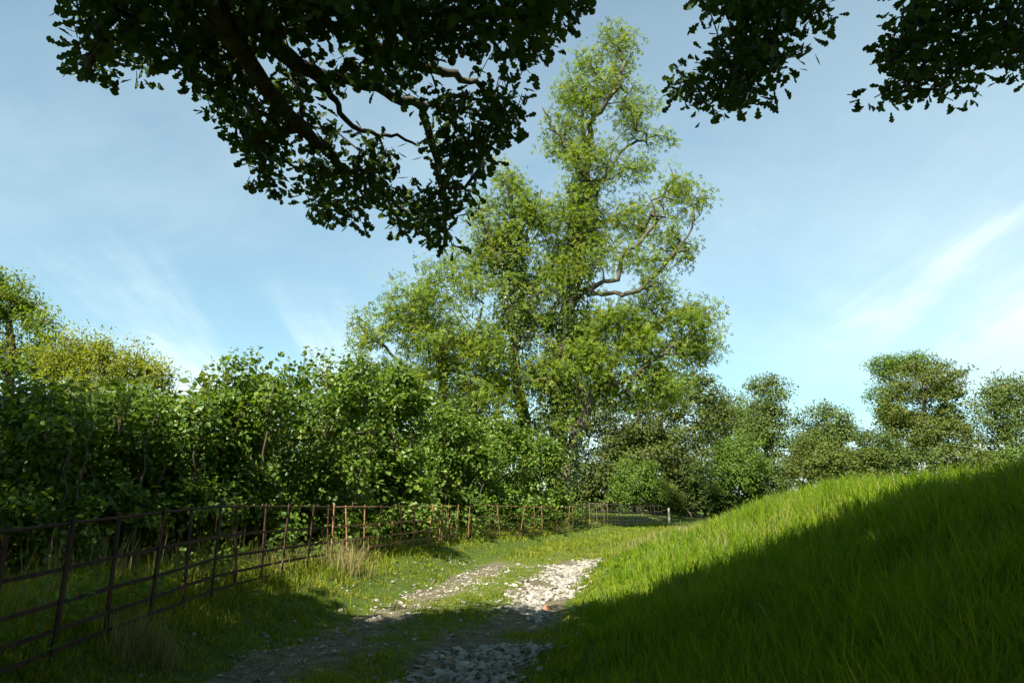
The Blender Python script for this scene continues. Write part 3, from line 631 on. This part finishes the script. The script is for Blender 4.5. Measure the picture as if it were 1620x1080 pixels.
# left, beyond the hazels
T('willow_tree', 'yellow green tree rising above the shaded hazels', 20, 26, [(20, 480, 44, 50, 0), (-20, 470, 40, 45, 0), (62, 520, 30, 40, 0), (0, 560, 60, 45, 0), (60, 580, 50, 35, 0), (-60, 540, 60, 60, 0)], 'ash', 55, 429, 49, .5, 0.105, tr=.25, shell=.3)
T('willow_tree', 'feathery yellowing bushy tree behind the dark thicket', 150, 25, [(105, 566, 42, 44, 0), (160, 572, 32, 38, 0), (205, 580, 34, 30, 0), (245, 600, 26, 30, 0), (150, 620, 90, 40, 0)], 'yellow', 56, 429, 49, .42, 0.091, tr=.12, stems=5, shell=.35, flat=1.5, upb=.2)
# a distant wood closing the horizon
r = np.random.default_rng(60); C = []
for k in range(85):
    x = r.uniform(-60, 260); y = 165 + r.uniform(-10, 25); z = float(height(x, y)); hh = r.uniform(8, 13)
    q, _ = ell_pts(r, [((x, y, z + hh*.5), (5, 4, hh*.55))], 16, .6); C.append(q)
C = np.concatenate(C); Cc = clump_leaves(r, C, 16, 1.7, flat=.7, sz=.95)
w_ = leaves('distant_wood', *Cc[:4], T_SIMPLE, M['far'], None, Cc[4]); tag(w_, 'far wood along the horizon behind the field trees', 'wood', kind='stuff')
# unseen trees added behind the camera to block sky light and deepen the shade
C = []
for k in range(110):
    a_ = R(r.uniform(95, 262)); d_ = r.uniform(24, 31); x, y = math.sin(a_)*d_, math.cos(a_)*d_ - 3; z = float(height(x, y)); hh = r.uniform(10, 15)
    q, _ = ell_pts(r, [((x, y, z + hh*.5), (3.4, 3, hh*.52))], 20, .5); C.append(q)
C = np.concatenate(C); Cc = clump_leaves(r, C, 9, 1.5, flat=.8, sz=1.0)
w_ = leaves('wood', *Cc[:4], T_SIMPLE, M['dark'], None, Cc[4]); tag(w_, 'added unseen wood behind the camera, blocking sky light from the bank', 'wood', kind='stuff')
# dry bracken on the bank's edge below the big tree
r = np.random.default_rng(61); n = 2600
px = r.normal(1350, 34, n); Yb = r.uniform(58, 66, n); q = np.array([at(a_, 750, b_) for a_, b_ in zip(px, Yb)]); q[:, 2] = height(q[:, 0], q[:, 1]) + r.random(n)*1.7*np.exp(-((px - 1345)/45)**2)
up = r.normal(0, 1, (n, 3)); leaves('dry_bracken', q, r.normal(0, 1, (n, 3)), up, r.uniform(.15, .4, n), T_SIMPLE, M['brownleaf'], None, r.random(n))
tag(bpy.data.objects['dry_bracken'], 'brown dry bracken heap below the big olive tree', 'bracken', kind='stuff')

# ------------------------------------------------------------------ overhanging oak (trunk behind the camera)
def inside(poly, x, y):
    poly = np.array(poly, float); c = np.zeros(len(x), bool); j = len(poly) - 1
    for i in range(len(poly)):
        xi, yi, xj, yj = *poly[i], *poly[j]
        c ^= ((yi > y) != (yj > y)) & (x < (xj - xi)*(y - yi)/(yj - yi + 1e-9) + xi); j = i
    return c
LEFT = [(70, -60), (102, 6), (117, 31), (150, 50), (111, 68), (117, 105), (128, 133), (156, 142), (165, 119), (182, 88), (199, 94), (210, 153), (239, 139), (244, 111), (267, 99), (284, 133), (301, 156), (324, 196),
        (332, 221), (381, 221), (395, 256), (398, 295), (425, 312), (463, 327), (518, 362), (556, 358), (588, 369), (634, 393), (658, 369), (681, 389), (712, 404), (728, 377), (735, 338), (774, 307), (782, 249), (813, 225), (840, 190),
        (840, 144), (813, 120), (795, 112), (829, 89), (848, 101), (903, 70), (907, 23), (935, -10), (935, -60)]
HOLES = [(418, 105, 16, 26), (490, 82, 30, 16), (545, 60, 14, 22), (560, 165, 52, 26), (640, 195, 34, 22), (658, 262, 22, 22), (541, 240, 12, 10), (747, 100, 22, 10), (600, 350, 8, 10), (470, 240, 8, 10), (690, 130, 14, 9)]
RA = [(1085, -60), (1098, 0), (1124, 37), (1127, 63), (1142, 74), (1109, 89), (1061, 111), (1059, 141), (1079, 178), (1131, 185), (1212, 183), (1235, 152), (1231, 122), (1257, 104), (1279, 100), (1303, 74), (1305, 48), (1338, 37), (1324, 11), (1309, -10), (1320, -60)]
RB = [(1385, -60), (1405, 22), (1409, 48), (1368, 63), (1346, 85), (1350, 110), (1333, 141), (1364, 159), (1401, 181), (1427, 163), (1479, 163), (1501, 168), (1553, 167), (1568, 130), (1587, 107), (1613, 130), (1650, 120), (1690, 100), (1700, -60)]
r = np.random.default_rng(70)
def spray(poly, n, d0, d1, holes=(), m=13):
    P = np.array(poly); x = r.uniform(P[:, 0].min(), P[:, 0].max(), n*6); y = r.uniform(P[:, 1].min(), P[:, 1].max(), n*6)
    ok = np.ones(len(x), bool)
    for dx, dy in ((m, 0), (-m, 0), (0, m), (0, -m)): ok &= inside(poly, x + dx, y + dy)
    for hx, hy, a_, b_ in holes: ok &= ((x - hx)/(a_ + 19))**2 + ((y - hy)/(b_ + 19))**2 > 1
    x, y = x[ok][:n], y[ok][:n]; depth = d0 + (d1 - d0)*np.clip((y + 60)/460, 0, 1) + r.normal(0, .42, len(x))
    return np.array([at(a_, b_, c_) for a_, b_, c_ in zip(x, y, depth)])
O = lambda px, py, Y: at(px, py, Y)
oak_base = np.array([-4.2, -3.2, gz(-4.2, -3.2) - .1])
fork = oak_base + np.array([.2, .2, 4.3])
trunk_p = np.array([oak_base, oak_base + [.05, .02, .5], oak_base + [.1, .1, 2], fork, fork + [.2, -.4, 2.5], fork + [.1, -.7, 5], fork + [.4, -.6, 8]])
limbA = [fork, fork + [.6, 1.6, 1.4], np.array([-2.75, 2.4, 6.7]), O(330, 6, 4.8), O(375, 74, 5.2), O(406, 119, 5.5), O(440, 160, 5.8), O(494, 222, 6.3), O(529, 249, 6.7), O(553, 276, 7.0), O(588, 280, 7.3), O(623, 319, 7.6), O(650, 346, 7.8)]
limbB = [fork + [.1, -.1, .8], fork + [1, 1.6, 2.4], np.array([-2.0, 2.6, 7.2]), O(385, -20, 4.9), O(430, 70, 5.3), O(487, 113, 5.8), O(537, 128, 6.2), O(584, 136, 6.5), O(627, 153, 6.8), O(669, 171, 7.1), O(693, 163, 7.3), O(760, 158, 7.7)]
limbB2 = [O(669, 171, 7.1), O(673, 195, 7.2), O(690, 240, 7.4), O(705, 320, 7.6)]
limbB3 = [O(498, 120, 5.9), O(529, 155, 6.2), O(541, 187, 6.4), O(588, 210, 6.8), O(623, 218, 7.1), O(658, 229, 7.3)]
limbC = [fork + [.2, -.2, 1.8], fork + [2, 2, 3.6], np.array([-.6, 3.6, 7.8]), O(518, 35, 5.9), O(600, 80, 6.6), O(673, 105, 7), O(728, 122, 7.4), O(759, 136, 7.6), O(786, 155, 7.8)]
limbD = [fork + [.2, -.3, 2.4], fork + [3, 1.5, 4.6], np.array([1.2, 2.6, 8.6]), np.array([2.1, 4.4, 8.2]), O(1180, -10, 6.3), O(1170, 60, 6.8), O(1160, 130, 7.1)]
limbE = [np.array([1.2, 2.6, 8.6]), np.array([3.2, 4, 8.4]), O(1470, -20, 6.2), O(1440, 40, 6.6), O(1420, 110, 6.9)]
limbF = [fork, fork + [-.2, 1.5, 1.6], np.array([-3.6, 2.8, 6.4]), O(190, -10, 4.9), O(165, 40, 5.1), O(150, 90, 5.3)]
def dens(P, ra, rb, k=3):
    P = np.array(P); f = np.linspace(0, 1, len(P)); ff = np.linspace(0, 1, len(P)*k); Q_ = np.stack([np.interp(ff, f, P[:, q]) for q in range(3)], 1)
    Q_[1:-1] = (Q_[:-2] + 2*Q_[1:-1] + Q_[2:])/4 + r.normal(0, .018, (len(Q_)-2, 3)); return Q_, ra + (rb - ra)*ff**.8
roots = [dens(trunk_p, .55, .16), dens(limbA, .14, .018), dens(limbB, .14, .02), dens(limbB2, .035, .014), dens(limbB3, .045, .014), dens(limbC, .16, .018), dens(limbD, .15, .02), dens(limbE, .09, .015), dens(limbF, .09, .015)]
vis = np.concatenate([spray(LEFT, 640, 4.9, 7.9, HOLES), spray(RA, 150, 6.2, 7.3), spray(RB, 150, 6.1, 7.1)])
# crown above and behind the camera
hid = []
for c, s, n in [((-5, -5, 10.5), (6.5, 6, 4.6), 330), ((-3.5, 1.2, 9.6), (4.4, 3.6, 2.6), 260), ((.8, .2, 10.8), (4.0, 3.6, 2.4), 250), ((-3.5, -4.5, 15), (5, 5, 3.6), 240), ((1.5, -4.5, 10.5), (5.2, 5, 3.6), 260), ((-2.6, 2.4, 10.2), (3.0, 2.4, 1.8), 150), ((4.6, -1.4, 10), (3, 4, 2.4), 150), ((4.2, 2.2, 10.6), (3, 2.8, 1.8), 190), ((-7.5, -.6, 9), (3, 3, 2.4), 220), ((-.8, -3.2, 10.2), (3, 2.8, 2), 150)]:
    q, _ = ell_pts(r, [(c, s)], n, .35); hid.append(q)
hid = np.concatenate(hid)
_l = hid - (SDIR/SDIR[2])[None]*(hid[:, 2:3] - .2)      # where each clump's shadow falls: the crown ends where the photo's shade ends
hid = hid[_l[:, 1] < np.interp(_l[:, 0], [-3, -.3, .8, 1.5, 2.1, 3.9, 5, 8], [12.5, 11.5, 10, 12, 12.9, 13.6, 14.3, 14.5]) - .55]
hid = hid[:]; hid = hid[(hid[:, 2] > 3.2 + .98*hid[:, 1])]
oak = empty('oak_tree', tuple(oak_base), 'old oak in shade whose leafy limbs hang over the track', 'tree')
tr, lb = grow(roots, np.concatenate([vis, hid]), 71, step=.28, r0=.0058, power=.5, wig=.16, droop=.05, up=.15)
tubes('trunk', tr[:1], M['oakbark'], oak)
for q in tr[1:]: tubes('limb', [q], M['oakbark'], oak)
tubes('branchwork', lb, M['oakbark'], oak)
Cc = clump_leaves(r, vis, 12, .2*r.uniform(.7, 1.25, len(vis)), flat=.85, sz=.12, szv=.3, upb=.75, droop=.3)
leaves('foliage', *Cc[:4], T_OAK, M['oak'], oak, Cc[4])
Cc = clump_leaves(r, hid, 25, .6, flat=.6, sz=.28, upb=.9)
leaves('crown', *Cc[:4], T_SIMPLE, M['oak'], oak, Cc[4])
simple_tree('oak_tree', 'added unseen oak behind the camera darkening the lower slope of the bank', 'tree', (10.5, -6.5),  # out-of-view tree added to keep sun and sky off the bank
    [((9.5, -5, 9), (5.5, 5, 4)), ((7.5, -2.5, 7.5), (3.6, 3.6, 2.6)), ((12.5, -4, 8), (5, 5, 4)), ((10, -6, 13), (4.5, 4.5, 3))], M['oak'], M['oakbark'], 81, 520, 26, .75, .26, T_SIMPLE, trunk_r=.5, shell=.35, r0=.012)
# the tree behind the near fence that keeps its end in the shade
simple_tree('beech_tree', 'beech behind the near fence shading the dark hazels', 'tree', (-13.5, -1.5),
    [((-12, -.4, 11), (5.2, 4.8, 4.2)), ((-10.8, .2, 8.4), (3.6, 3.6, 2.6)), ((-13, -1, 14), (3.6, 3.6, 2.5)), ((-15, 1, 9), (3, 3.4, 3))], M['dark'], M['ashbark'], 80, 420, 26, .75, .26, T_SIMPLE, trunk_r=.4, shell=.35, r0=.012)

# ------------------------------------------------------------------ grass
def blades(name, X, Yc, L, Wd, lean, mat, rnd, label, cat='grass', curl=.5, seed=0, tuft=0, trad=.07):
    r = np.random.default_rng(seed)
    if tuft:                                   # every point becomes a tussock of blades that lean outwards
        k = tuft; X, Yc, L, Wd = [np.repeat(q, k) for q in (X, Yc, L, Wd)]; rnd = np.clip(np.repeat(rnd, k) + r.normal(0, .16, len(X)), 0, 1)
        a = r.uniform(0, 2*np.pi, len(X)); rr_ = trad*(1 + .03*Yc)*r.random(len(X))**.6; X = X + np.cos(a)*rr_; Yc = Yc + np.sin(a)*rr_
        L = L*r.uniform(.5, 1.2, len(X)); a = a + r.normal(0, .5, len(X))
    else: a = r.uniform(0, 2*np.pi, len(X))
    n = len(X); Z = height(X, Yc) - .015; D = np.stack([np.cos(a), np.sin(a), 0*a], 1)
    b = r.uniform(0, 2*np.pi, n); S = np.stack([np.cos(b), np.sin(b), 0*b], 1)*Wd[:, None]*.5
    B = np.stack([X, Yc, Z], 1); le = lean*r.uniform(.2, 1.3, n)
    up = np.array([0, 0, 1.])
    mid = B + (up*(.58*L)[:, None]*np.cos(le*.5)[:, None] + D*(.58*L*np.sin(le*.5))[:, None])
    tip = mid + (up*(.42*L*np.cos(le*(1+curl)))[:, None] + D*(.42*L*np.sin(le*(1+curl)))[:, None])
    V = np.stack([B - S, B + S, mid + S*.8, mid - S*.8, tip], 1).reshape(-1, 3)
    k = (np.arange(n)*5)[:, None]; Lp = np.concatenate([k + np.array([[0, 1, 2, 3]]), k + np.array([[3, 2, 4]])], 1).ravel()
    me = mesh_np(name, V, Lp, np.tile([4, 3], n), rnd=np.repeat(rnd, 5)); o = obj(name, me, mat)
    return tag(o, label, cat, kind='stuff')
r = np.random.default_rng(90)
def scatter(n, y0, y1, pw=1.15):
    u = r.random(n); y = (y0**(1-pw) + u*(y1**(1-pw) - y0**(1-pw)))**(1/(1-pw)); h = .86*y + 1.6; x = r.uniform(-1, 1, n)*h; return x, y
# long grass of the bank
x, y = scatter(47000, 1.6, 42, 1.1); u = x - (Xr(y) + .7); cl = fbm(x*1.4, y*1.4, 41)
ok = (u > 0) & (u < 13) & (r.random(len(x)) < .35 + .9*cl) & (r.random(len(x)) < np.clip(u*1.2 + .35, 0, 1)); x, y, u, cl = x[ok], y[ok], u[ok], cl[ok]
print('bank', len(x))
L = (.13 + .3*sstep(.0, 2.2, u))*(.5 + .9*cl)*r.uniform(.65, 1.35, len(x)); Wd = .0065 + .0011*y
blades('bank_grass', x, y, L, Wd, .72, M['grass'], np.clip(.75*r.random(len(x)) + .5*(fbm(x*.5, y*.5, 43) - .2), 0, 1), 'long lush grass on the bank beside the track', seed=1, tuft=9, trad=.075)
# shorter turf of the verge, of the middle strip and behind the fence
x, y = scatter(94000, 2.5, 52, 1.02); c = x - Xr(y); cl = fbm(x*1.2, y*1.2, 51)
bare = rut_cover(x, y)*((c > -3.1) & (c < .95) & (y < 27))
ok = (c < 1.1) & (r.random(len(x)) > bare*1.25) & (r.random(len(x)) < .55 + .6*cl) & (x > -13); x, y, c, cl = x[ok], y[ok], c[ok], cl[ok]
v = -3.0 - c; print('turf', len(x))
L = np.where(c > -3.0, .065 + .06*cl, .09 + .26*sstep(0, 2.2, v))*(.6 + .8*cl)*r.uniform(.6, 1.3, len(x)); L += np.where(y > 24, .12*cl, 0)
blades('verge_grass', x, y, L, .0055 + .00105*y, .7, M['turf'], np.clip(.8*r.random(len(x)) + .6*(fbm(x*.6, y*.6, 53) - .25), 0, 1), 'short grass of the verge and the middle of the track', seed=2, tuft=5, trad=.06)
# straw-coloured seed stalks
x, y = scatter(56000, 3, 46, .97); c = x - Xr(y); m1 = (c > 2.2) & (c < 12) & (y > 9) & (fbm(x*.5, y*.35, 61) > .5); m2 = (c < -4.2) & (x > -9) & (fbm(x*.8, y*.8, 63) > .5); m3 = (y > 24) & (c > .8) & (c < 6); m4 = (c > 1.6) & (r.random(len(x)) < .05)
ok = (m1 & (r.random(len(x)) < .6)) | m2 | (m3 & (r.random(len(x)) < .7)) | m4; x, y = x[ok], y[ok]
blades('dry_or_lit_grass', x, y, r.uniform(.3, .62, len(x)), .003 + .0005*y, .4, M['straw'], r.random(len(x)), 'thin straw coloured grass stalks among the green', seed=3)
n = 420; q = at(548, 870, 14.6); x = q[0] + r.normal(0, .28, n); y = 14.3 + r.normal(0, .3, n)
blades('dry_or_lit_grass', x, y, r.uniform(.3, .85, n), np.full(n, .009), .6, M['straw'], r.random(n), 'pale dry grass tussock against the last dark fence post', seed=4)
n = 500; q = at(240, 985, 7.6); x = q[0] + r.normal(0, .16, n); y = 7.5 + r.normal(0, .2, n)  # pale blade colour stands in for a dapple of sun on this tuft
blades('dry_or_lit_grass', x, y, r.uniform(.2, .5, n), np.full(n, .008), .5, M['straw'], r.random(n), 'grass tussock at the foot of a near fence post, coloured pale as if sunlit', seed=5)
for i, (px, Yq, lab) in enumerate([(1310, 14.2, 'tall tuft of coarse grass standing up on the sunlit bank'), (1190, 17.5, 'coarse grass tuft lower down the sunlit bank')]):
    n = 420; q = at(px, 780, Yq); x = q[0] + r.normal(0, .28, n); y = Yq + r.normal(0, .25, n)
    blades('grass_tuft', x, y, r.uniform(.45, .85, n), np.full(n, .014), .38, M['grass'], r.random(n), lab, 'grass', seed=6 + i)
# weeds growing through the fence
C = []
fx = near + [fpos(*q) for q in mid_px] + gap + darkp
for (x0, y0) in fx:
    for k in range(3 if y0 < 15 else (1 if y0 < 25 else 4)):
        xx, yy = x0 - abs(r.normal(.35, .4)) + (.0 if y0 < 20 else .2), y0 + r.normal(.2, .4); C.append((xx, yy, gz(xx, yy) + r.uniform(.05, .5 if y0 < 20 else .95)))
C = np.array(C); Cc = clump_leaves(r, C, 34, .26, flat=.8, sz=.065)
w_ = leaves('bramble', *Cc[:4], T_HAZEL, M['green'], None, Cc[4]); tag(w_, 'brambles and nettles growing through the iron fence', 'bramble', kind='stuff')
x = r.uniform(-7.5, -4.5, 160); y = r.uniform(7, 14, 160)
blades('dry_stalk', x, y, r.uniform(.6, 1.15, 160), np.full(160, .012), .22, M['straw'], r.random(160), 'bleached dead nettle stalks behind the near fence', 'stalks', seed=9)
print('tris', sum(sum(len(p.vertices) - 2 for p in o.data.polygons) if len(o.data.polygons) < 2000 else len(o.data.loops) - 2*len(o.data.polygons) for o in scene.objects if o.type == 'MESH'))
